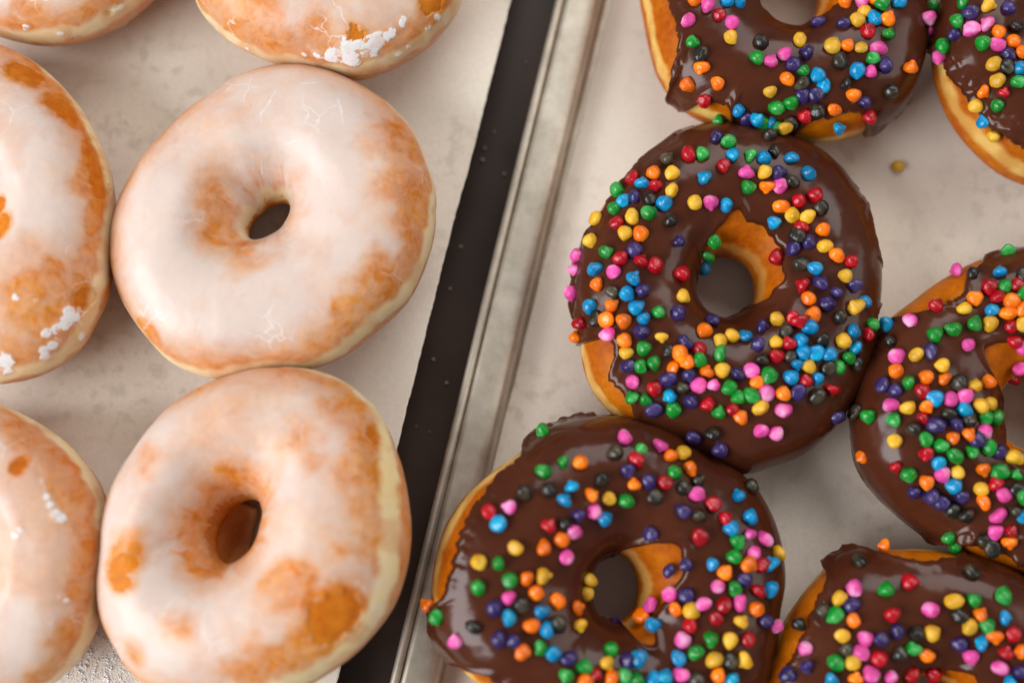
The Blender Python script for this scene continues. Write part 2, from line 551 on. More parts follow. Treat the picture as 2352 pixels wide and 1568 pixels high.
class Doughnut:
    def __init__(s, outline, hole, hole_c, z_base, height, tilt=(0, 0), zeq=0.46, zin=0.42,
                 n_out=2.25, n_in=2.1, seed=0, smooth=9, lift=0.0, hsmooth=24, band=(0.22, 0.10, 0.0, 0, 0.5), dx=0):
        s.seed, s.H = seed, height
        outline = [(x + dx, y) for x, y in outline]
        s.band = band
        s.zb = z_base
        s.zeq, s.zin = zeq * height, zin * height
        c = at(hole_c[0], hole_c[1], z_base + s.zin)[:2]
        s.c = c
        s.R = polar_interp(outline, c, z_base + s.zeq + lift, smooth=smooth)
        s.r = polar_interp(hole, c, z_base + s.zin + lift, smooth=hsmooth)
        s.n_out, s.n_in = n_out, n_in
        s.tilt = tilt
        a = R_(tilt[1])
        axis = Vector((math.sin(a), -math.cos(a), 0))    # turning about it raises the side that lies in direction a
        s.M = np.array(Matrix.Rotation(R_(tilt[0]), 3, axis))
        s.dz = 0.0
        P = s.surf(*np.meshgrid(np.linspace(0, TWO_PI, 90), np.linspace(0, TWO_PI, 60), indexing='ij'))
        s.dz = s.zb - 0.0002 - P[..., 2].min() - (s.zb)
        # centre of the ring, for the tilt
    def surf(s, th, ph):
        """points on the dough surface, relative to the doughnut's base point (centre of the hole on the paper)"""
        R, r = circ_sample(s.R, th), circ_sample(s.r, th)
        a, xm = (R - r) / 2, (R + r) / 2
        c, sn = np.cos(ph), np.sin(ph)
        inner = c < 0
        n = np.where(inner, s.n_in, s.n_out)
        up = sn > 0
        # blend exponents smoothly over the crest
        w = sstep(-0.35, 0.35, c)
        nn = s.n_in * (1 - w) + s.n_out * w
        x = xm + a * spow(c, 2 / nn)
        mid = s.zeq * (1 + c) / 2 + s.zin * (1 - c) / 2
        ztop = mid + (s.H - mid) * spow(np.abs(sn), 2 / nn)
        nb = 2.5
        zbot = mid - mid * spow(np.abs(sn), 2 / nb) * 1.02
        z = np.where(up, ztop, zbot)
        xb = xm + a * spow(c, 2 / nb) * (1 - 0.10 * np.abs(sn))
        x = np.where(up, x, xb)
        q = np.stack([np.cos(th) * 1.6, np.sin(th) * 1.6, np.cos(ph) * 0.5 + np.sin(ph) * 0.5], -1)
        bumpy = (noise(q * 0.95, s.seed) - 0.5)
        hgt = 1 + 0.15 * bumpy
        z = z * hgt
        P = np.stack([x * np.cos(th), x * np.sin(th), z], -1)
        q2 = P * 60
        dn = (fbm(q2, s.seed + 5, 2) - 0.5) * 0.0013
        P = P * (1 + dn[..., None] / (np.linalg.norm(P, axis=-1, keepdims=True) + 1e-4))
        P = P @ s.M.T
        P[..., 2] += s.dz
        return P
    def surf_n(s, th, ph):
        e = 2e-3
        P = s.surf(th, ph)
        du = s.surf(th + e, ph) - s.surf(th - e, ph)
        dv = s.surf(th, ph + e) - s.surf(th, ph - e)
        n = np.cross(du, dv)
        n /= np.linalg.norm(n, axis=-1, keepdims=True) + 1e-12
        out = P - np.array([0, 0, 0])
        return P, n
    def base(s):
        return Vector((s.c[0], s.c[1], s.zb))
    def off(s):
        return np.array([s.c[0], s.c[1], s.zb])

def orient(d):
    """sign that makes normals point outwards"""
    P, n = d.surf_n(np.array([0.3]), np.array([math.pi / 2]))
    return 1.0 if n[0, 2] > 0 else -1.0

def band_value(d, th, ph, wob):
    width, level0, amp, bdir, inner = d.band
    level = level0 + amp * np.cos(th - R_(bdir))
    return _band(d, th, ph, width, wob, level, inner)

def _band(d, th, ph, width, wob, level, inner):
    """pale proof line round the outside (and in the hole), 0..1"""
    q = np.stack([np.cos(th) * 3, np.sin(th) * 3, ph * 0], -1)
    w = (fbm(q, d.seed + 40, 3) - 0.5) * wob
    q3 = np.stack([np.cos(th) * 14, np.sin(th) * 14, ph * 3], -1)
    ragged = (fbm(q3, d.seed + 41, 2) - 0.5) * 0.16
    pw = (ph + math.pi) % TWO_PI - math.pi
    b_out = (1 - sstep(width * 0.40, width, np.abs(pw - level - w + ragged))) * (0.55 + 0.45 * sstep(0.35, 0.6, fbm(q3 * 0.6, d.seed + 43, 2)))
    pin = np.abs((ph % TWO_PI) - math.pi + 0.30 + w * 0.6)
    b_in = (1 - sstep(width * 0.35, width, pin)) * inner
    return np.clip(b_out + b_in, 0, 1)

def build_dough(d, root, mat, nu=256, nv=110, wob=0.35):
    th, ph = np.meshgrid(np.arange(nu) / nu * TWO_PI, np.arange(nv) / nv * TWO_PI, indexing='ij')
    P = d.surf(th, ph)
    if orient(d) < 0:
        pass
    me = grid_mesh("dough", P, mat, True, True, {"band": band_value(d, th, ph, wob)})
    if orient(d) < 0:
        me.flip_normals()
    return link("dough", me, root)

# ---- glazed ring
def near_points(P, pts, seed, ragged=0.35):
    """largest of 1-(distance/radius) over a list of (point, radius), ragged by noise"""
    v = np.full(P.shape[:-1], -9.0)
    nz = (fbm(P * 170, seed, 4) - 0.5) * 3.2 * ragged
    for (p, r) in pts:
        dd = np.linalg.norm(P - p, axis=-1) / r
        v = np.maximum(v, 1 - dd)
    return v + nz

GLAZED, CHOCS = [], []

def coarse_bvh(P, wrap_v):
    nu, nv = P.shape[:2]
    polys = []
    for i in range(nu):
        for j in range(nv if wrap_v else nv - 1):
            i2, j2 = (i + 1) % nu, (j + 1) % nv
            polys.append((i * nv + j, i2 * nv + j, i2 * nv + j2, i * nv + j2))
    return BVHTree.FromPolygons([Vector(v) for v in P.reshape(-1, 3)], polys)

def hit(bvh, px, py):
    d = ray(px, py)
    loc, nor, idx, dist = bvh.ray_cast(Vector(CAM), Vector(d))
    if loc is None:
        return None
    if nor.dot(Vector(d)) > 0:
        nor = -nor
    return np.array(loc), np.array(nor), dist

def glazed(label, d, bare=(), flakes=(), cracks=(), thin=(), nu=480, nv=200, streak=0.5, base=0.78, bscale=1.3):
    root = link("glazed_doughnut", None)
    root.location = d.base()
    tag(root, label, "doughnut", "glazed ring doughnuts on parchment")
    build_dough(d, root, M_DOUGH_G, 220, 96, 0.4)
    sgn = orient(d)
    ct, cp = np.meshgrid(np.arange(120) / 120 * TWO_PI, np.arange(60) / 60 * TWO_PI, indexing='ij')
    bvh = coarse_bvh(d.surf(ct, cp) + d.off(), True)
    def spots(lst):
        out = []
        for it in lst:
            x, y, r = it[:3]
            h = hit(bvh, x, y)
            if h is not None:
                out.append((h[0] - d.off(), r * DIST / F_P))
        return out
    def lines(lst):
        out = []
        for pts, w in lst:
            for (x0, y0), (x1, y1) in zip(pts[:-1], pts[1:]):
                nst = max(2, int(math.hypot(x1 - x0, y1 - y0) / 3))
                for k in range(nst):
                    t = k / nst
                    jx = 9 * (noise(np.array([[x0 * .1 + t * 3, y0, 1.5]]), 5)[0] - .5); jy = 7 * (noise(np.array([[x1 * .1 + t * 4, y1, 7.5]]), 6)[0] - .5)
                    h = hit(bvh, x0 + (x1 - x0) * t + jx * math.sin(math.pi * t), y0 + (y1 - y0) * t + jy * math.sin(math.pi * t))
                    if h is not None:
                        out.append((h[0] - d.off(), w * DIST / F_P))
        return out
    th, ph = np.meshgrid(np.arange(nu) / nu * TWO_PI, np.linspace(-0.62, math.pi + 1.0, nv), indexing='ij')
    P, n = d.surf_n(th, ph)
    n *= sgn
    s = d.seed
    # coverage: cloudy, streaked near the hole, bare in places
    cov = base + (fbm(P * 36, s + 60, 3) - 0.5) * 1.35 + (fbm(P * 190, s + 61, 3) - 0.5) * 0.28
    tw = th + (fbm(P * 120, s + 71, 2) - 0.5) * 0.5
    rad = np.stack([np.cos(tw) * 6, np.sin(tw) * 6, ph * 1.6], -1)
    stk = fbm(rad, s + 62, 3)
    nearhole = sstep(1.95, 2.6, ph)
    cov = cov - nearhole * streak * (0.35 + 1.9 * np.clip(stk - 0.42, 0, 1))
    cov = cov - 1.15 * (1 - sstep(0.12, 1.20, ph)) * (0.25 + fbm(P * 50, s + 63, 3))
    # fade out low on the outside and deep in the hole
    edge = (fbm(np.stack([np.cos(th) * 7, np.sin(th) * 7, th * 0], -1), s + 64, 3) - 0.5)
    cov = np.clip(cov, 0.21, 1.0)
    low = sstep(-0.55, -0.40, ph + edge * 0.5) * (1 - sstep(math.pi - 0.45, math.pi - 0.12, ph + edge * 0.18))
    if thin:
        tv = near_points(P, [(p, r * 1.4) for p, r in spots(thin)], s + 65, 0.32)
        cov = cov - 0.65 * sstep(-0.25, 0.8, tv)
        cov = np.clip(cov, 0.19, 1)
    if bare:
        bv = near_points(P, [(p, r * bscale) for p, r in spots(bare)], s + 66, 0.30) + (fbm(P * 700, s + 70, 2) - 0.5) * 0.5
        cov = np.maximum(cov * (1 - 0.85 * sstep(-1.0, 0.0, bv)), np.minimum(cov, 0.135))
        cov = np.where(bv > 0.0, cov * (1 - sstep(0.0, 0.06, bv)), cov)
    cov = cov * low
    fl = np.zeros_like(cov); crk = np.zeros_like(cov)
    if flakes:
        fv = near_points(P, [(p, r * 1.05) for p, r in spots(flakes)], s + 67, 0.5)
        fl = sstep(-0.35, 0.45, fv)
    if cracks:
        cv = near_points(P, lines(cracks), s + 68, 0.25)
        crk = sstep(0.0, 0.5, cv) * 0.8 * sstep(0.35, 0.6, fbm(P * 230, s + 77, 2))
    shards = np.floor(fbm(P * 300, s + 69, 2) * 7) / 7
    offs = -0.00025 + 0.00060 * sstep(0.03, 0.13, cov) + (fbm(P * 75, s + 72, 4) - 0.5) * 0.00055
    offs = offs + np.clip(fl * 1.5, 0, 1) * (0.00003 + 0.00028 * shards)
    me = grid_mesh("glaze", P + n * offs[..., None], M_GLAZE, True, False,
                   {"cov": cov, "flake": fl, "crack": crk, "band": band_value(d, th, ph, 0.4)})
    if sgn < 0: me.flip_normals()
    link("glaze", me, root)
    GLAZED.append(root)
    return root

# ---- chocolate ring
def ctrl(table):
    a = np.array([t[0] for t in table], float) % 360
    v = np.array([t[1] for t in table], float)
    o = np.argsort(a); a, v = a[o], v[o]
    t = np.arange(720) / 2
    r = np.interp(t, np.concatenate([a - 360, a, a + 360]), np.concatenate([v, v, v]))
    k = np.hanning(15)[1:-1]; k /= k.sum()
    return np.convolve(np.concatenate([r[-6:], r, r[:6]]), k, 'valid')

def chocolate(label, d, outer, inner, torn=(), nu=440, nv=150, thick=0.0011):
    root = link("chocolate_doughnut", None)
    root.location = d.base()
    tag(root, label, "doughnut", "chocolate ring doughnuts in the pan")
    build_dough(d, root, M_DOUGH, 240, 110, 0.3)
    sgn = orient(d)
    wt, ti = ctrl(outer), ctrl(inner)
    tt = np.arange(720) / 720 * TWO_PI
    aa = (circ_sample(d.R, tt) - circ_sample(d.r, tt)) / 2
    bare = np.clip(wt * DIST / F_P / aa, 0, 0.95)           # width of bare dough seen from above, as a share of the ring's half width
    to = np.where(wt >= 0, 1 - np.arccos(np.clip((1 - bare) ** (d.n_out / 2), 0, 1)) / (math.pi / 2), 1 - wt / 100)
    wi = ti
    barei = np.clip(wi * DIST / F_P / aa, 0, 0.95)
    ti = np.where(wi >= 0, 1 - np.arccos(np.clip((1 - barei) ** (d.n_in / 2), 0, 1)) / (math.pi / 2), 1 - wi / 100)
    s = d.seed
    def coords(nu, nv):
        u = np.arange(nu) / nu * TWO_PI
        jag = (fbm(np.stack([np.cos(u) * 6, np.sin(u) * 6, u * 0], -1), s + 80, 3) - 0.5) * 0.12 \
            + (fbm(np.stack([np.cos(u) * 30, np.sin(u) * 30, u * 0], -1), s + 81, 3) - 0.5) * 0.10
        uo = circ_sample(to, u) + jag
        jag2 = (fbm(np.stack([np.cos(u) * 4, np.sin(u) * 4, u * 0 + 3], -1), s + 82, 2) - 0.5) * 0.12
        ui = circ_sample(ti, u) + jag2
        po = math.pi / 2 * (1 - uo)
        pi_ = math.pi / 2 * (1 + ui)
        sv = np.linspace(0, 1, nv)
        sv = 0.5 - 0.5 * np.cos(math.pi * (sv * 0.86 + 0.07)); sv = (sv - sv[0]) / (sv[-1] - sv[0])
        ph = po[:, None] * (1 - sv[None]) + pi_[:, None] * sv[None]
        th = np.repeat(u[:, None], nv, 1)
        return th, ph, sv, uo
    def shell(nu, nv):
        th, ph, sv, uo = coords(nu, nv)
        P, n = d.surf_n(th, ph)
        n = n * sgn
        # distance along the surface from either edge
        seg = np.linalg.norm(np.diff(P, axis=1), axis=2)
        s0 = np.concatenate([np.zeros((nu, 1)), np.cumsum(seg, 1)], 1)
        e = np.minimum(s0, s0[:, -1:] - s0)
        rnd = np.sqrt(np.clip(1 - (1 - np.clip(e / 0.0016, 0, 1)) ** 2, 0, 1))
        low = (fbm(P * 110, s + 83, 3) - 0.5)
        t = thick * (1 + 0.50 * low) + 0.0006 * np.exp(-((e - 0.0022) / 0.0018) ** 2)
        offs = -0.0003 + (t + 0.0003) * rnd
        # puckered, torn icing near parts of the outer edge
        deg = np.degrees(th)
        mask = 0.0
        for (a0, wd, am) in torn:
            dd = np.abs((deg - a0 + 180) % 360 - 180)
            mask = np.maximum(mask, am * (1 - sstep(wd * 0.6, wd, dd)))
        depth = 0.008 * (0.5 + fbm(np.stack([np.cos(th) * 5, np.sin(th) * 5, th * 0], -1), s + 84, 2))
        mask = mask * (1 - sstep(depth * 0.55, depth, s0))
        sw = np.stack([P[..., 0], P[..., 1], P[..., 2]], -1) * 170 + (fbm(P * 120, s + 86, 2)[..., None] - 0.5) * 2.2
        rid = 1 - np.abs(noise(sw, s + 85) - 0.5) * 3.2
        rid2 = noise(P * 620, s + 87) - 0.5
        offs = offs + mask * (rid * 0.0013 + rid2 * 0.0007) * np.clip(rnd + 0.15, 0, 1)
        return P + n * offs[..., None], th, ph
    P, th, ph = shell(nu, nv)
    me = grid_mesh("icing", P, M_CHOC, True, False)
    if sgn < 0: me.flip_normals()
    link("icing", me, root)
    # coarse copy of the iced surface for setting sprinkles on it
    ct, cp = np.meshgrid(np.arange(140) / 140 * TWO_PI, np.arange(64) / 64 * TWO_PI, indexing='ij')
    Pd, nd = d.surf_n(ct, cp)
    bvh = coarse_bvh(Pd + nd * sgn * 0.0009 + d.off(), True)
    CHOCS.append((root, d, bvh, sgn, to, ti))
    return root

# ------------------------------------------------------------------ the six glazed doughnuts
def circle(cx, cy, rx, ry=None, n=24):
    ry = ry or rx
    return [(cx + rx * math.cos(TWO_PI * k / n), cy + ry * math.sin(TWO_PI * k / n)) for k in range(n)]

def slanted(cx, cy, a, b, deg, n=28):
    c, sn = math.cos(R_(deg)), math.sin(R_(deg))
    out = []
    for k in range(n):
        u, v = a * math.cos(TWO_PI * k / n), b * math.sin(TWO_PI * k / n)
        out.append((cx + u * c - v * sn, cy - (u * sn + v * c)))
    return out

G2 = Doughnut([(690,158),(760,175),(840,215),(905,265),(955,320),(985,380),(1002,440),(1003,500),(998,570),(975,640),(940,700),(890,755),(830,800),(770,838),(715,856),(640,866),(580,872),(510,876),(450,862),(400,835),(350,790),(310,735),(285,680),(270,610),(270,540),(285,480),(310,420),(345,360),(390,310),(440,265),(500,225),(560,185),(620,165)],
              slanted(626, 518, 60, 31, 42), (626, 518), Z_LEFT, 0.034, seed=11, band=(0.24, 0.1, 0.16, -35, 0.8), n_in=1.75, n_out=2.15, zin=0.26, tilt=(3, -60))
glazed("white glazed ring doughnut with smooth even icing, centre of the left sheet", G2,
       cracks=[([(640,205),(600,262),(596,330)], 2.2), ([(690,195),(760,190),(775,225),(790,290)], 2.2), ([(655,330),(700,318)], 1.8), ([(600,330),(602,400)], 1.6)],
       thin=[(900,330,60),(920,420,60),(940,510,45),(870,640,55),(800,720,40),(500,560,60),(480,430,45),(560,600,45),(340,760,30),(940,600,40)],
       flakes=[(985,640,9),(970,660,10)], nu=560, nv=230, streak=0.6, base=0.82)

G3 = Doughnut([(650,857),(720,862),(780,885),(820,910),(860,950),(890,1000),(910,1050),(930,1110),(945,1190),(947,1260),(935,1330),(910,1400),(870,1460),(820,1510),(770,1545),(720,1575),(640,1610),(520,1630),(400,1605),(320,1560),(275,1500),(245,1440),(232,1380),(235,1290),(245,1190),(275,1110),(310,1050),(365,975),(430,920),(500,885),(570,865)],
              slanted(574, 1226, 80, 52, 62), (574, 1226), Z_LEFT, 0.036, seed=23, dx=26, band=(0.28, 0.12, 0.34, -35, 0.15), n_in=1.75, n_out=2.0, tilt=(10, -20), zin=0.26)
glazed("glazed ring doughnut with bare golden patches, nearest the lower left corner of the dark gap", G3,
       bare=[(283,1300,24),(280,1335,20),(862,1000,20),(872,1015,20),(884,1085,22),(892,1110,24),(896,1135,22),(760,1420,40),(775,1390,26),(740,1455,20)],
       thin=[(470,1240,60),(460,1300,45),(700,1020,60),(820,1080,60),(850,1230,60),(480,1190,40),(650,1340,50),(420,1440,35),(300,1490,30),(610,1520,60),(690,1500,60),(560,1545,50),(660,1560,80),(610,1520,50),(660,1550,60),(820,1010,50),(850,1160,55),(780,960,45),(880,1250,50),(300,1250,40),(330,1060,40)],
       nu=520, nv=210, streak=1.0, base=0.74)

def dough_flap(root):
    A, B, Cc, D = (at(488, 1120, 0.021), at(588, 1168, 0.0185), at(560, 1310, 0.0175), at(430, 1320, 0.020))
    u, v = np.meshgrid(np.linspace(0, 1, 16), np.linspace(0, 1, 12), indexing='ij')
    P = (A * ((1 - u) * (1 - v))[..., None] + B * ((1 - u) * v)[..., None] + Cc * (u * v)[..., None] + D * (u * (1 - v))[..., None])
    P[..., 2] += -0.004 * np.sin(math.pi * u) * v + 0.002 * np.sin(2 * math.pi * v) + (fbm(P * 300, 4, 2) - 0.5) * 0.0012
    P[..., 0] += (fbm(P * 200, 9, 2) - 0.5) * 0.002
    P = P - np.array(root.location)
    me = grid_mesh("dough_flap", P, M_DOUGH_G, False, False, {"band": 0.15 + 0.3 * sstep(0.7, 1.0, v)})
    o = link("dough_flap", me, root)
    md = o.modifiers.new("thickness", 'SOLIDIFY'); md.thickness = 0.0026; md.offset = 0
    sb = o.modifiers.new("round", 'SUBSURF'); sb.levels = 1; sb.render_levels = 2
dough_flap(GLAZED[-1])

G1 = Doughnut([(455,0),(470,35),(505,75),(545,110),(600,140),(650,158),(720,170),(790,186),(830,192),(870,180),(930,155),(980,120),(1020,80),(1045,45),(1062,0)]
              + circle(757, -150, 330)[13:24], circle(757, -130, 62), (757, -130), Z_LEFT, 0.034, seed=35, band=(0.22, 0.06, 0.14, -60, 0.4), n_in=1.6, zin=0.26, tilt=(3, -80))
glazed("glazed ring doughnut with crumbling white icing on its lower side, cut by the top edge", G1,
       bare=[(815,78,13),(812,62,7),(830,82,9),(990,5,20)],
       flakes=[(700,122,14),(730,122,18),(760,128,20),(790,112,24),(830,100,24),(865,95,22),(800,130,22),(850,115,22),(900,70,12),(925,52,12),(880,80,14),(915,122,10),(940,105,10),(985,60,12),(1000,42,10),(570,110,6),(780,140,12)],
       thin=[(600,20,50),(560,80,40),(730,60,50),(640,130,40)], nu=420, nv=190, base=0.62)

G0 = Doughnut(circle(110, -232, 337), circle(110, -220, 62), (110, -220), Z_LEFT, 0.034, seed=47, band=(0.22, 0.06, 0.1, -60, 0.4), n_in=1.6, tilt=(2, -70))
glazed("glazed ring doughnut at the top left corner, only its lower edge in view", G0,
       bare=[(248,28,7)], flakes=[(275,15,8),(260,25,9),(60,60,9),(140,75,7),(285,55,8)], thin=[(50,20,40),(230,20,30)], nu=360, nv=150)

GL = Doughnut([(0,118),(60,140),(120,180),(180,240),(225,310),(255,370),(272,430),(277,500),(270,580),(268,640),(262,690),(240,740),(205,800),(160,840),(100,868),(40,880),(0,884)]
              + [(-80,885),(-180,870),(-280,820),(-360,740),(-410,620),(-425,500),(-410,380),(-360,270),(-280,180),(-180,125),(-80,108)],
              circle(-62, 515, 60), (-62, 515), Z_LEFT, 0.035, seed=59, band=(0.24, 0.08, 0.14, -45, 0.4), n_in=1.6, tilt=(4, -20))
glazed("glazed ring doughnut with orange bare patches along its right side, cut by the left edge", GL,
       bare=[(50,165,20),(68,172,20),(85,175,14),(140,247,20),(155,255,20),(125,243,12),(212,340,12),(218,370,18),(224,400,22),(232,425,22),(0,520,16),(190,683,12),(203,687,12),(180,692,8),(196,702,8),(3,470,10)],
       thin=[(90,670,45),(75,700,45),(210,620,40),(235,610,35),(120,620,25),(250,560,30),(190,420,30),(200,250,40),(220,500,30),(235,330,50),(245,400,50),(250,470,45),(180,210,50),(100,170,50),(250,560,40),(240,640,45)],
       flakes=[(110,765,16),(130,755,14),(150,745,16),(170,730,14),(120,790,16),(105,815,12),(100,800,12),(15,825,18),(10,845,16),(0,850,16),(185,770,9),(38,684,6),(160,715,12)],
       cracks=[([(80,688),(130,710)], 2.0), ([(200,655),(262,640)], 1.6)], nu=520, nv=210, base=0.70, bscale=1.6)

GB = Doughnut([(0,935),(50,958),(100,985),(150,1022),(200,1080),(230,1140),(243,1200),(240,1280),(225,1380),(210,1440),(185,1490),(150,1535),(100,1572)]
              + circle(-85, 1270, 330)[5:18], circle(-85, 1260, 60), (-85, 1260), Z_LEFT, 0.035, seed=71, dx=20, band=(0.24, 0.05, 0.1, -20, 0.4), n_in=1.6, tilt=(3, 0))
glazed("glazed ring doughnut in the lower left corner, beside the spilled sugar", GB,
       bare=[(50,1062,10),(38,1075,10),(158,1560,6)],
       thin=[(170,1120,40),(205,1180,40),(215,1260,36),(200,1340,40),(150,1460,40),(110,1540,35),(60,1000,40),(205,1400,30)],
       flakes=[(100,1115,6),(108,1140,6),(115,1160,7),(125,1180,8),(140,1190,9),(35,1230,8),(45,1215,7),(135,1370,7),(150,1380,8),(120,1430,7)],
       cracks=[([(92,1100),(118,1170)], 3.0), ([(220,1420),(235,1450)], 2.0)], nu=440, nv=180)

# ------------------------------------------------------------------ the six chocolate doughnuts
C1 = Doughnut([(1460,0),(1470,60),(1485,130),(1500,180),(1530,230),(1570,265),(1640,295),(1720,312),(1800,324),(1880,330),(1940,318),(2000,295),(2060,250),(2090,190),(2110,120),(2117,60),(2112,0)]
              + [(2105,-80),(2060,-190),(1980,-280),(1880,-325),(1780,-335),(1680,-315),(1580,-255),(1500,-160),(1465,-70)],
              circle(1800, -14, 74, 108), (1800, -14), Z_PAN, 0.031, seed=101, band=(0.19, 0.06, 0.16, 200, 0.4), n_in=2.3, zin=0.36, tilt=(3, 190))
chocolate("chocolate doughnut with rainbow sprinkles cut by the top edge, hole half in view", C1,
          [(160,28),(180,34),(190,42),(203,50),(212,46),(219,20),(225,-10),(230,-6),(236,22),(242,22),(248,-5),(268,-3),(274,26),(284,36),(291,28),(296,-10),(330,-20),(0,-15),(60,0),(120,10)],
          [(180,36),(225,26),(260,10),(290,6),(320,36),(0,50),(90,85)],
          torn=[(225, 9, 1.0), (250, 10, 0.9), (308, 14, 0.8)])
CR = Doughnut(circle(2450, 128, 322), circle(2455, 120, 85), (2455, 120), Z_PAN, 0.032, seed=113, band=(0.20, 0.06, 0.18, 215, 0.4), n_in=2.3, zin=0.36, tilt=(4, 200))
chocolate("chocolate doughnut with rainbow sprinkles in the top right corner, golden side showing", CR,
          [(90,0),(140,-10),(178,-15),(188,0),(198,8),(210,20),(220,16),(228,28),(240,28),(255,24),(275,10),(0,0)],
          [(0,40),(180,30)],
          torn=[(182, 14, 1.0), (205, 14, 0.8), (224, 10, 1.0)], nu=380, nv=120)
C2 = Doughnut([(1560,318),(1480,368),(1410,440),(1365,510),(1345,560),(1328,620),(1322,690),(1330,760),(1332,830),(1345,880),(1375,930),(1410,965),(1470,1005),(1560,1042),(1640,1068),(1690,1083),(1760,1066),(1840,1035),(1900,985),(1940,930),(1975,860),(1995,790),(2005,700),(2008,620),(1998,550),(1975,480),(1940,420),(1910,385),(1860,345),(1800,320),(1720,300),(1640,298)],
              circle(1656, 668, 74, 76), (1656, 668), Z_PAN, 0.032, seed=125, band=(0.20, 0.05, 0.16, 215, 0.3), n_in=2.3, zin=0.36, tilt=(2, 200))
chocolate("chocolate doughnut with rainbow sprinkles in the middle of the pan, beside the silver rim", C2,
          [(80,-4),(100,-3),(112,4),(135,9),(156,7),(164,-15),(188,-20),(202,-18),(205,45),(209,76),(214,62),(218,36),(228,38),(236,18),(242,-28),(290,-35),(320,-25),(335,-10),(340,18),(346,20),(352,4),(357,-12),(5,-10),(10,14),(20,14),(30,2),(45,-6)],
          [(0,38),(20,48),(45,62),(60,64),(75,52),(84,78),(96,62),(110,40),(125,24),(145,8),(170,0),(200,-5),(270,-5),(315,0),(340,28)],
          torn=[(180, 20, 1.0), (34, 7, 0.5), (325, 14, 0.5)], nu=500, nv=170)
C3 = Doughnut([(1250,992),(1340,968),(1410,965),(1470,975),(1540,1000),(1620,1050),(1690,1090),(1730,1130),(1765,1200),(1780,1260),(1785,1330),(1775,1400),(1770,1450),(1760,1500),(1745,1568),(1700,1630),(1600,1690),(1480,1720),(1350,1715),(1230,1660),(1150,1605),(1100,1568),(1060,1535),(1018,1490),(992,1450),(985,1400),(985,1330),(998,1260),(1018,1200),(1052,1145),(1110,1090),(1190,1038)],
              circle(1388, 1345, 62, 82), (1388, 1345), Z_PAN, 0.034, seed=137, dx=-9, band=(0.20, 0.08, 0.20, 165, 0.5), n_in=2.3, zin=0.36, tilt=(8, 165))
chocolate("chocolate doughnut with rainbow sprinkles leaning on the silver rim at the bottom", C3,
          [(40,-15),(70,-15),(115,-15),(124,0),(131,14),(150,24),(165,30),(176,28),(183,18),(187,-10),(200,-15),(204,6),(211,28),(225,38),(240,42),(270,20),(330,-10),(0,-10)],
          [(0,48),(22,78),(40,80),(55,50),(72,22),(92,0),(120,0),(230,0),(240,-15),(268,-15),(280,10),(290,50),(303,60),(318,30),(340,28)],
          torn=[(108, 17, 1.1), (52, 16, 0.7), (192, 10, 0.8)], nu=500, nv=170)
C4 = Doughnut([(2320,580),(2240,600),(2160,640),(2090,690),(2030,740),(2005,800),(1975,860),(1960,920),(1958,990),(1970,1060),(2000,1110),(2040,1150),(2100,1200),(2160,1240),(2220,1280),(2300,1310),(2352,1320),(2460,1310),(2570,1250),(2650,1160),(2700,1040),(2700,900),(2660,770),(2580,660),(2460,590)],
              circle(2348, 948, 78, 82), (2348, 948), Z_PAN, 0.032, seed=149, band=(0.2, -0.02, 0.12, 230, 0.4), n_in=2.3, zin=0.36, tilt=(2, 130))
chocolate("chocolate doughnut with rainbow sprinkles at the right edge, bare golden strip on its upper left", C4,
          [(80,-10),(98,0),(106,4),(114,20),(124,48),(134,48),(142,26),(149,-10),(170,-25),(215,-25),(230,-10),(236,14),(245,28),(255,30),(262,16),(267,-5),(300,-10),(0,-5)],
          [(0,40),(90,55),(120,95),(138,105),(150,50),(165,8),(185,0),(205,10),(220,42),(250,60),(280,55)],
          torn=[(244, 18, 1.1), (175, 10, 0.4)])
C5 = Doughnut([(1748,1568),(1765,1500),(1790,1430),(1830,1370),(1880,1310),(1925,1272),(2000,1262),(2100,1258),(2200,1268),(2280,1290),(2352,1335),(2430,1410),(2480,1510),(2500,1630),(2480,1760),(2420,1870),(2330,1960),(2220,2010),(2100,2020),(1980,1990),(1880,1930),(1800,1840),(1755,1740),(1742,1650)],
              circle(2112, 1615, 70), (2112, 1615), Z_PAN, 0.031, seed=161, band=(0.18, -0.05, 0.05, 150, 0.4), n_in=2.3, zin=0.36, tilt=(2, 120))
chocolate("chocolate doughnut with rainbow sprinkles cut by the bottom edge, in the lower right corner", C5,
          [(40,-15),(60,-5),(74,-2),(80,12),(90,24),(100,20),(108,8),(114,-6),(124,-6),(130,12),(140,25),(155,28),(170,24),(190,20),(270,0),(330,-10)],
          [(0,45),(90,25),(180,20)],
          torn=[(119, 8, 1.0), (50, 12, 0.6)])

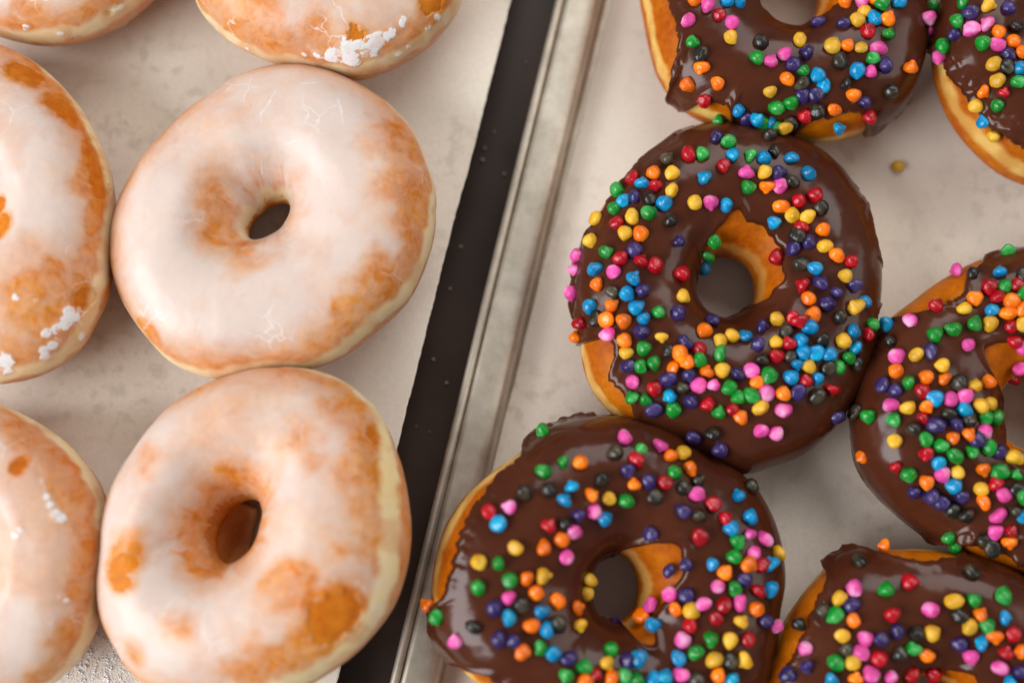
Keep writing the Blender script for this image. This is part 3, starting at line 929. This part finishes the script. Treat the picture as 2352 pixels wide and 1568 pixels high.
# ------------------------------------------------------------------ sprinkles
def drop_mesh(name, kind, seed):
    """candy chip: round base drawn up to a blunt tip (unit diameter, tip along +Z, base at z about -0.35)"""
    r_ = random.Random(seed)
    if kind == 'tip':
        prof = [(0.0, -0.40), (0.22, -0.40), (0.38, -0.34), (0.475, -0.20), (0.49, -0.04), (0.45, 0.12), (0.36, 0.27), (0.25, 0.39), (0.15, 0.48), (0.07, 0.525), (0.0, 0.535)]
    elif kind == 'dome':
        prof = [(0.0, -0.36), (0.25, -0.36), (0.42, -0.29), (0.50, -0.13), (0.49, 0.04), (0.41, 0.20), (0.28, 0.31), (0.14, 0.37), (0.05, 0.40), (0.0, 0.405)]
    else:
        prof = [(0.0, -0.34), (0.24, -0.34), (0.41, -0.26), (0.49, -0.10), (0.47, 0.06), (0.36, 0.20), (0.20, 0.30), (0.13, 0.40), (0.08, 0.45), (0.0, 0.46)]
    ns = 16
    V, Fc = [], []
    bx, by = r_.uniform(-0.10, 0.10), r_.uniform(-0.10, 0.10)
    ell = r_.uniform(0.9, 1.1)
    ph = r_.uniform(0, 6.28); lob = r_.uniform(0.0, 0.05)
    for (r, z) in prof[1:-1]:
        for k in range(ns):
            a = TWO_PI * k / ns
            rr = r * (1 + lob * math.cos(2 * a + ph) + 0.03 * math.sin(3 * a + ph * 2))
            tz = max(0, z + 0.1)
            V.append((rr * math.cos(a) * ell + bx * tz, rr * math.sin(a) / ell + by * tz, z))
    nr = len(prof) - 2
    V.append((0, 0, prof[0][1])); V.append((bx * 0.65, by * 0.65, prof[-1][1]))
    b0, b1 = len(V) - 2, len(V) - 1
    for i in range(nr - 1):
        for k in range(ns):
            k2 = (k + 1) % ns
            Fc.append((i * ns + k, i * ns + k2, (i + 1) * ns + k2, (i + 1) * ns + k))
    for k in range(ns):
        k2 = (k + 1) % ns
        Fc.append((b0, k2, k)); Fc.append((b1, (nr - 1) * ns + k, (nr - 1) * ns + k2))
    va = np.array(V)
    nrm = va / (np.linalg.norm(va, axis=1, keepdims=True) + 1e-6)
    va = va + nrm * ((noise(va * 2.6 + seed * 3.7, seed) - 0.5) * 0.09 + (noise(va * 6 + seed, seed + 1) - 0.5) * 0.05)[:, None]
    return poly_mesh(name, va, Fc, CANDY['g'], True)

CHIPS = {'tip': [drop_mesh("sprinkle", 'tip', i) for i in range(9)],
         'dome': [drop_mesh("sprinkle", 'dome', 10 + i) for i in range(8)],
         'kiss': [drop_mesh("sprinkle", 'kiss', 20 + i) for i in range(8)]}

# where each chip lies, read off enlarged pieces of the photo: (left, top, metres-free scale) and colour letter x,y [@ clock hour the tip points to]
TILES = [
 ((1560, 0, 500 / 2352), "o840,10 p975,75 b1200,30 b1340,30 r1110,185 p765,245 p1260,280 y1245,450@5 g815,505@12 k910,645 k1610,505 y2058,495 g1555,695@1 p1715,730 p1885,650@5 u2145,635 u1985,765 g2100,840@1 o915,800 o765,985 o1100,975 r955,1165@10 b1345,1280@3 y1710,1080 o1910,930 k2080,980 b2265,895 b2340,1010 u2090,1120@6 u2250,1115 g1795,1255 g1960,1200@5 r2130,1350@5 k2265,1300 g1110,1450@8 u1450,1380 g1630,1420 b1545,1510 b1710,1520 g1815,1470 k1950,1430 u2300,290"),
 ((1960, 0, 600 / 2352), "o612,30 p765,20 o895,5 g945,60@1 b1110,25 y785,125 y720,215 b880,195 o1005,200 r815,310 u585,245@12 g1015,340@1 y470,465 o610,460@1 y752,475 p915,485 g860,580@4 k545,615 b710,700@6 p845,705 u985,650 k600,830 k1035,890 o675,930@6 u780,995@1 o1215,660@12 o480,1065 r825,1135@1 b530,1240@2 p1385,180@5 p1440,325@1 g1450,60 g1765,35 u1845,130 y2000,65 u2190,90 g1715,220@2 p1845,300@3 p1985,250 u1690,350@3 g1590,465@5 p1550,565@6 g1955,430 o2100,325@2 k2260,270 o2240,420 p2080,450 u2195,545 o2330,530 y2060,640 k2180,670 b2320,680 y2095,800 g2295,815 r2155,915@1 o1965,905 y1895,1040@1 g2095,1040 b1965,1185@12 y2065,1330@7"),
 ((1400, 300, 400 / 2349), "k1580,595 r1900,530 g2090,520@11 r1075,875 b1225,945@12 o1385,800 r1410,985 y1655,800@7 y1640,1050 b2110,860@10 g860,1060 u1110,1150 k1310,1190 b950,1210@5 b1530,1230 g815,1315 y1065,1440 g1300,1390 y1975,1215 p2195,1220 k1605,1490 y565,1470 r845,1540 u2300,270"),
 ((1800, 300, 400 / 2349), "k710,250@12 y905,230@12 g125,345 b180,530@10 g445,540 b640,570@12 k780,470 b1035,575 r50,690 p380,790@12 y640,780 u850,795 b1280,800 o680,990@6 p865,970 k1045,910 g400,990@3 r1155,1195 r1385,1120@1 k1465,1300 o890,1280 y1060,1410 y1280,1430@5 b790,1500@2 b90,1245"),
 ((1400, 560, 400 / 2349), "y475,265@1 p240,465@11 p180,670 g690,435 r905,510@9 u1090,390 r1195,550@1 y965,150@7 o1185,150 r1385,620 p800,710 b535,670@11 o565,890@9 k780,1000 b1080,805 b990,1030@4 u1210,985@2 p110,1010@6 b465,1210@9 o770,1205 b1115,1230 r340,1460@12 k550,1400 o705,1410 o945,1430 b1230,1400@5 g1440,1310@12 r1755,730@1 y1775,1070@4 u1720,1315 u1725,255@12 g2240,230@12 g2140,450 b2095,630 u2220,1450"),
 ((1800, 560, 400 / 2349), "r1195,50 o1505,95@5 k1140,190 u1305,270 u1090,370 y1535,335 o1710,465 r1910,555@5 r850,500@1 k1195,600 b1400,660 u1480,870@1 r1220,910@10 y1825,765 u1970,910@6 u1705,1010 o1290,1105 u1565,1185 k1745,1370 b2100,1150 y1960,1210@10 y850,1410@12 r1080,1390 r1155,1460 o1350,1340@5 g2200,1470@9"),
 ((1400, 800, 400 / 2349), "o200,250@12 p720,215@9 u1190,180 o955,300@4 y985,480@6 g1230,420 y1490,255@6 k1600,460 u1830,355 o1745,510@6 g1190,670@5 g1380,640@1 u1010,670 o1650,700 o1860,630@8 r2050,430 g2040,600@4 o2110,185 y2345,320 g2340,500 u1600,870 u1890,820 o2150,760@1 p1075,900 g1070,1120 g1270,1150@4 r1400,990@6 b1615,1110@8 k1800,1000 p2030,960 p2250,960@12 u1390,1300 g1670,1300@3 u1920,1190 r2160,1235 g2330,1350 y2375,745"),
 ((1800, 800, 400 / 2349), "y165,265@4 b370,265 u550,380 u625,120 k975,180@6 b1310,110 b1175,300 y820,335@12 r1000,350@11 r820,545@6 k610,590@12 k1020,530 b1210,480@9 b1385,485 b1120,655@6 y1290,685@1 b1575,500@12 k1490,290@5 y1780,310 b1930,170@4 r2140,210@3 b1960,400@4 g1860,550 k1975,620 g1720,690 k1560,700 b1025,840@1 r1240,890@11 b1400,850@6 r1620,1010@6 k1395,1110 u1120,1060 p450,750 g705,815@7 o540,920 p680,1070 o905,1080@1 g135,1000 g265,1140@12 g450,1110 u250,790 r175,1310@5 o300,1420@1 y590,1285 p915,1325 u1700,1410"),
 ((2100, 600, 460 / 2349), "b625,1100@6 p905,1050@6 r1235,865@1 p1500,415@10 k1685,460 g2150,170@12 b2040,430@12 r1910,620@6 g2100,605 r2265,580 r2010,730 o1720,760@6 y1585,885 o2180,790 b1930,900 o2140,935 o2320,860 g1440,1140@10 g1215,1225@10 g1710,1080@1 y1905,1070@3 r2180,1090 y2330,1070 r2215,1285 p1620,1340@10 k670,1310 p745,1500@5 y985,1480 u1150,1430@6 k2345,470 g2345,690 p2340,1370"),
 ((2100, 880, 460 / 2349), "y1295,180@9 o725,255 g880,400@9 o1095,325 o1325,350 k1505,400 y1690,440@1 o1865,390@12 p2280,190@5 u570,440 u725,500@12 r1050,500@2 b1210,590@10 p1395,605 p1575,570 r2300,460 p665,680@12 y875,710@5 o1110,700@5 b1570,730@4 y1765,690@9 y1890,660 k1370,800 u1480,930@2 k1640,870 g1830,840@9 g1950,840@4 k240,770 g385,820@6 g705,870@9 r1060,845 u1210,930 k935,990 y710,1135 g1090,1115 g1275,1190@12 o1430,1090@10 o1625,1050@1 p1815,1010@4 u1720,1120@12 g1670,1260@10 g1875,1220@6 u2010,1280@5 r1095,1300 g1455,1315 b1250,1405 o305,1335 r720,1460@5 y2205,1370@12 b2335,1390"),
 ((2100, 1150, 460 / 2349), "g880,170@6 o1105,265@6 p1305,175@5 y1495,145 b1445,315@9 u965,390@6 u1170,440@9 u1290,520 u1545,450@6 k1430,630 k1600,690@5 o1810,120@6 g2020,150 g2230,200@1 r1970,300 y1790,370 o1835,530 p2095,450 k2255,390 p2015,710 k2235,660 p1990,900@6 r2190,900@1 o2160,1030@6 k1850,1000 g1410,960@5 g1490,1080@5 o560,1130@9 k250,1310 k1665,1450 b2340,710 g2340,480 k1950,1080"),
 ((1050, 1040, 500 / 2347), "g1460,200@9 g1460,655 g1685,550@10 o1880,545 b1770,830@11 b1690,985@1 k1230,910 k1510,870 p1055,1075@9 r820,1130 b935,1270 o2000,920@2 k2130,740 y2210,960 p2025,1115@1 b2145,1185@2 u1845,1150 r1510,1280@1 k1680,1250 p1800,1345 o1655,1445 y1120,1540 o1440,1540"),
 ((1500, 1040, 500 / 2347), "p280,275@3 k170,440 g475,400 p695,365 r425,520@10 u320,635 o395,800@12 u570,765 g860,670 o815,480@12 y950,450 o1035,630@6 r755,780 k965,840 k1140,760 g305,985 k630,950 p1125,925@4 r1315,1045 u965,1125 k1160,1170 r1455,1200@2 b1600,945@11 b1740,1195@1 b1525,1325@1 p1735,1395 p1915,1440 g1600,1475@2 r1165,1415 u605,1370@12 k1750,850 u1100,230 k1320,190 u1410,370 p1875,165 p2055,190@1"),
 ((1050, 1373, 500 / 2347), "y695,145 g925,170 g1050,355 o1245,330 y1435,300 p1700,80 g685,450 p1035,560 o1355,515 o1600,610 u880,680 b1040,805 k1190,650 b1415,735 o1300,890 b1470,945 o1825,690 y1930,515 y1955,345@12 y2080,520 y1855,895@6 u930,1050 u1100,1080 o1200,1200 g1410,1150@8 b1550,1215 u1740,1280 g1710,1480 g1920,1380@12 r2055,1470@12 y2180,1340 o2240,1500 g2240,1190@1 u2290,790 o120,650 g230,790@4 p435,1060@12 k630,910 k1590,880 o1940,1550"),
 ((1500, 1373, 500 / 2347), "g1560,80@1 p1790,50 y2060,50 b1320,165@7 o1730,175@4 r1870,195 b1970,170 o1455,270@1 u1690,350 u820,230 u1010,170@8 p1380,430 g1580,455 r1840,480@1 b1980,460 p830,530 u1025,540 p1215,640 r1450,645 p1625,620 o1820,690 p625,660 o510,800 b640,900@6 o890,710 y1075,715 r1360,810 y1650,845@1 u1920,840 p2050,900 r1070,890@9 p970,1060 g1300,1050@2 y1520,1060@6 r1720,1050 g1130,1210 b920,1280 y1330,1290 k1520,1300 y1675,1290 p940,1470 o1375,1470@9 b440,1290@10 u310,1320 b620,1530@12 b750,1500@1 g280,1480 g430,1530 k1130,1530 b1530,1520@1"),
 ((1900, 1340, 660 / 2352), "p850,475@5 y715,565@7 g1120,480@12 r1330,415@11 y1720,585 g1895,570@2 g2160,540@1 u815,615 g680,705@8 k570,680@1 o830,750 k360,790@1 y735,885 p935,910 u1070,915 u1215,840 r1170,695@6 p1515,655 k1380,850 y1525,855@2 k1765,710 o1955,690@1 b2180,725@3 y1865,800 g2015,800@2 o2085,895@6 b1975,940@10 r2245,870 u1775,950@10 p1880,1060 r2190,1030 o2310,1025 p2130,1160 u2300,1190 b2225,1290 g1345,990@12 o1480,1050 k1230,1040 k760,1000 p895,1035 r1055,1085 g675,1125 y825,1125 p410,1000 u430,1165 u265,1240@12 b640,1275 o845,1260 p975,1225@11 p1155,1250 r1330,1220@1 r1540,1210"),
]
S_P = W_P / 2560.0
placed = []

def set_chip(parent, origin, pos, nor, col, clock, size, rnd):
    nor = Vector(nor).normalized()
    up = Vector((0, 0, 1))
    if clock is None:
        u = rnd.random()
        if u < 0.55:      # seen from its tip or its base
            tipdir = (nor if rnd.random() < 0.6 else -nor) + Vector((rnd.uniform(-.45, .45), rnd.uniform(-.45, .45), rnd.uniform(-.2, .2)))
            kind = rnd.choice(['dome', 'dome', 'kiss'])
        else:
            a = rnd.uniform(0, TWO_PI)
            tipdir = Vector((math.cos(a), math.sin(a), rnd.uniform(-0.3, 0.4)))
            kind = rnd.choice(['tip', 'dome', 'kiss'])
    else:
        a = math.pi / 2 - clock * math.pi / 6 + rnd.uniform(-0.2, 0.2)
        flat = Vector((math.cos(a), math.sin(a), 0))
        flat = (flat - nor * flat.dot(nor)).normalized()
        tipdir = flat + nor * rnd.uniform(-0.1, 0.35)
        kind = rnd.choice(['tip', 'tip', 'kiss'])
    me = rnd.choice(CHIPS[kind])
    q = tipdir.normalized().to_track_quat('Z', 'Y')
    lift = 0.20
    p = Vector(pos) + nor * (size * lift)
    for (p2, s2) in placed:
        dist = (p - p2).length
        if dist < 0.78 * (size + s2) / 2:
            p = p + nor * (0.78 * (size + s2) / 2 - dist) * 0.9
    placed.append((p.copy(), size))
    o = bpy.data.objects.new("sprinkle", me)
    sc.collection.objects.link(o)
    if parent is not None:
        o.parent = parent
        p = p - origin
    M = Matrix.Translation(p) @ q.to_matrix().to_4x4() @ Matrix.Rotation(rnd.uniform(0, TWO_PI), 4, 'Z') @ Matrix.Diagonal((size * rnd.uniform(0.92, 1.06), size * rnd.uniform(0.92, 1.06), size * rnd.uniform(0.85, 1.10), 1))
    o.matrix_basis = M
    o.material_slots[0].link = 'OBJECT'
    o.material_slots[0].material = CANDY[col]
    return o

rnd = random.Random(99)
missed = 0
for (x0, y0, k), txt in TILES:
    for w in txt.split():
        clock = None
        if '@' in w:
            w, c = w.split('@'); clock = float(c)
        col = w[0]
        cx, cy = map(float, w[1:].split(','))
        px, py = (x0 + cx * k) * S_P, (y0 + cy * k) * S_P
        best = None
        for (root, d, bvh, sgn, to, ti) in CHOCS:
            h = hit(bvh, px, py)
            if h and (best is None or h[2] < best[0][2]):
                best = (h, root, d)
        if best is None:
            # seen just past a doughnut's edge: it sticks to the nearest side
            o_, d_ = CAM, ray(px, py)
            bd = 1e9
            for (root, d, bvh, sgn, to, ti) in CHOCS:
                t = (d.zb + 0.02 - CAM[2]) / d_[2]
                q = bvh.find_nearest(Vector(CAM + d_ * t))
                if q[0] is not None and q[3] < bd:
                    bd = q[3]; nn = np.array(q[1]); 
                    if (np.array(q[0]) - d.off())[:2].dot(nn[:2]) < 0: nn = -nn
                    best = ((np.array(q[0]), nn, 0), root, d)
            missed += 1
            if bd > 0.008:
                continue
        h, root, d = best
        size = rnd.gauss(0.0048, 0.00028)
        set_chip(root, root.location, h[0], h[1], col, clock, size, rnd)
print("chips placed", len(placed), "past an edge", missed)

# a few more on the iced tops that lie beyond the picture
for (root, d, bvh, sgn, to, ti) in CHOCS:
    for _ in range(170):
        th, u = rnd.uniform(0, TWO_PI), rnd.uniform(-0.45, 0.55)
        ph = math.pi / 2 * (1 - u)
        P = d.surf(np.array([th]), np.array([ph]))[0] + d.off()
        v = P - CAM
        zc = v.dot(FWD)
        px, py = W_P / 2 + F_P * v.dot(RIGHT) / zc, H_P / 2 - F_P * v.dot(UP) / zc
        if -25 < px < W_P + 25 and -25 < py < H_P + 25:
            continue
        if rnd.random() < 0.5:
            continue
        q = bvh.find_nearest(Vector(P))
        nn = q[1] if q[1].z > 0 else -q[1]
        set_chip(root, root.location, q[0], nn, rnd.choice('gbproyuk'), None, rnd.gauss(0.0048, 0.0003), rnd)

# the one that fell on the paper
pz = at(2063, 380, Z_PAN + 0.0018)
o = set_chip(None, None, (pz[0], pz[1], Z_PAN + 0.0004), (0, 0, 1), 'y', None, 0.0040, rnd)
tag(o, "single yellow candy chip lying alone on the pan's parchment", "sprinkle")

# ------------------------------------------------------------------ crumbs
def lumps(name, pts, mat, parent=None, seed=0):
    r_ = random.Random(seed)
    V, Fc = [], []
    base = [(1, 0, 0), (-1, 0, 0), (0, 1, 0), (0, -1, 0), (0, 0, 1), (0, 0, -1)]
    tri = [(0, 2, 4), (2, 1, 4), (1, 3, 4), (3, 0, 4), (2, 0, 5), (1, 2, 5), (3, 1, 5), (0, 3, 5)]
    for (x, y, z, s) in pts:
        b = len(V)
        a = r_.uniform(0, 6.28)
        for v in base:
            k = s * r_.uniform(0.6, 1.25)
            vx, vy = v[0] * math.cos(a) - v[1] * math.sin(a), v[0] * math.sin(a) + v[1] * math.cos(a)
            V.append((x + vx * k + r_.uniform(-.2, .2) * s, y + vy * k + r_.uniform(-.2, .2) * s, z + v[2] * k * 0.7))
        Fc += [tuple(b + i for i in t) for t in tri]
    me = poly_mesh(name, V, Fc, mat, True)
    return link(name, me, parent)

r_ = random.Random(5)
pts = []
for _ in range(15000):
    px, py = r_.uniform(60, 360), r_.uniform(1330, 1640)
    dens = min(1.0, max(0.04, (py - 1380) / 140.0))
    if r_.random() > dens * (0.35 + 0.65 * r_.random()):
        continue
    p = at(px, py, Z_LEFT)
    s = r_.uniform(0.00009, 0.00024)
    pts.append((p[0], p[1], Z_LEFT - 0.0003 + s * 0.4, s))
for _ in range(280):
    px, py = r_.uniform(90, 350), r_.uniform(1385, 1640)
    if r_.random() > min(1.0, max(0.08, (py - 1390) / 120.0)):
        continue
    p = at(px, py, Z_LEFT)
    big = r_.uniform(0.0003, 0.0009)
    for _k in range(r_.randint(3, 8)):
        s = big * r_.uniform(0.35, 0.8)
        pts.append((p[0] + r_.gauss(0, big * 0.7), p[1] + r_.gauss(0, big * 0.7), Z_LEFT - 0.0003 + s * 0.5, s))
XY = np.array([(p[0], p[1]) for p in pts])
zp = Z_LEFT - 0.0003 + (fbm(np.stack([XY[:, 0] * 18, XY[:, 1] * 18, XY[:, 0] * 0], -1), 23, 2) - 0.5) * 0.0012
pts = [(p[0], p[1], z + p[3] * 0.35, p[3]) for p, z in zip(pts, zp)]
tag(lumps("sugar_crumbs", pts, M_SUGAR, None, 5), "white sugar glaze crumbs spilled on the parchment at the lower left", "crumbs", kind="stuff")

pts = []
for _ in range(150):
    l, t = r_.uniform(-0.12, 0.12), r_.uniform(0.0002, 0.0155)
    if t < 0.0018: z = RIM_Z
    elif t < 0.0030: z = RIM_Z - 0.0022
    else: z = RIM_Z - 0.0008 - max(0, t - 0.0060) ** 1.0 * 0.5 - max(0, t - 0.012) * 2
    x, y, _z = pan_pt(t, l, 0)
    pts.append((x, y, max(z, 0.0008), r_.uniform(0.00006, 0.00017)))
tag(lumps("sugar_dust", pts, M_SUGAR, None, 6), "fine white sugar dust along the silver pan rim", "crumbs", kind="stuff")

pts = []
for _ in range(16):
    f = r_.uniform(0, 1)
    px = 1173 + (790 - 1173) * f + r_.uniform(15, 105); py = 1560 * f
    p = at(px, py, -0.0015)
    pts.append((p[0], p[1], -0.0011, r_.uniform(0.0003, 0.0009)))
tag(lumps("pastry_crumbs", pts, M_CRUMB, None, 8), "pale pastry crumbs fallen into the dark gap", "crumbs", kind="stuff")
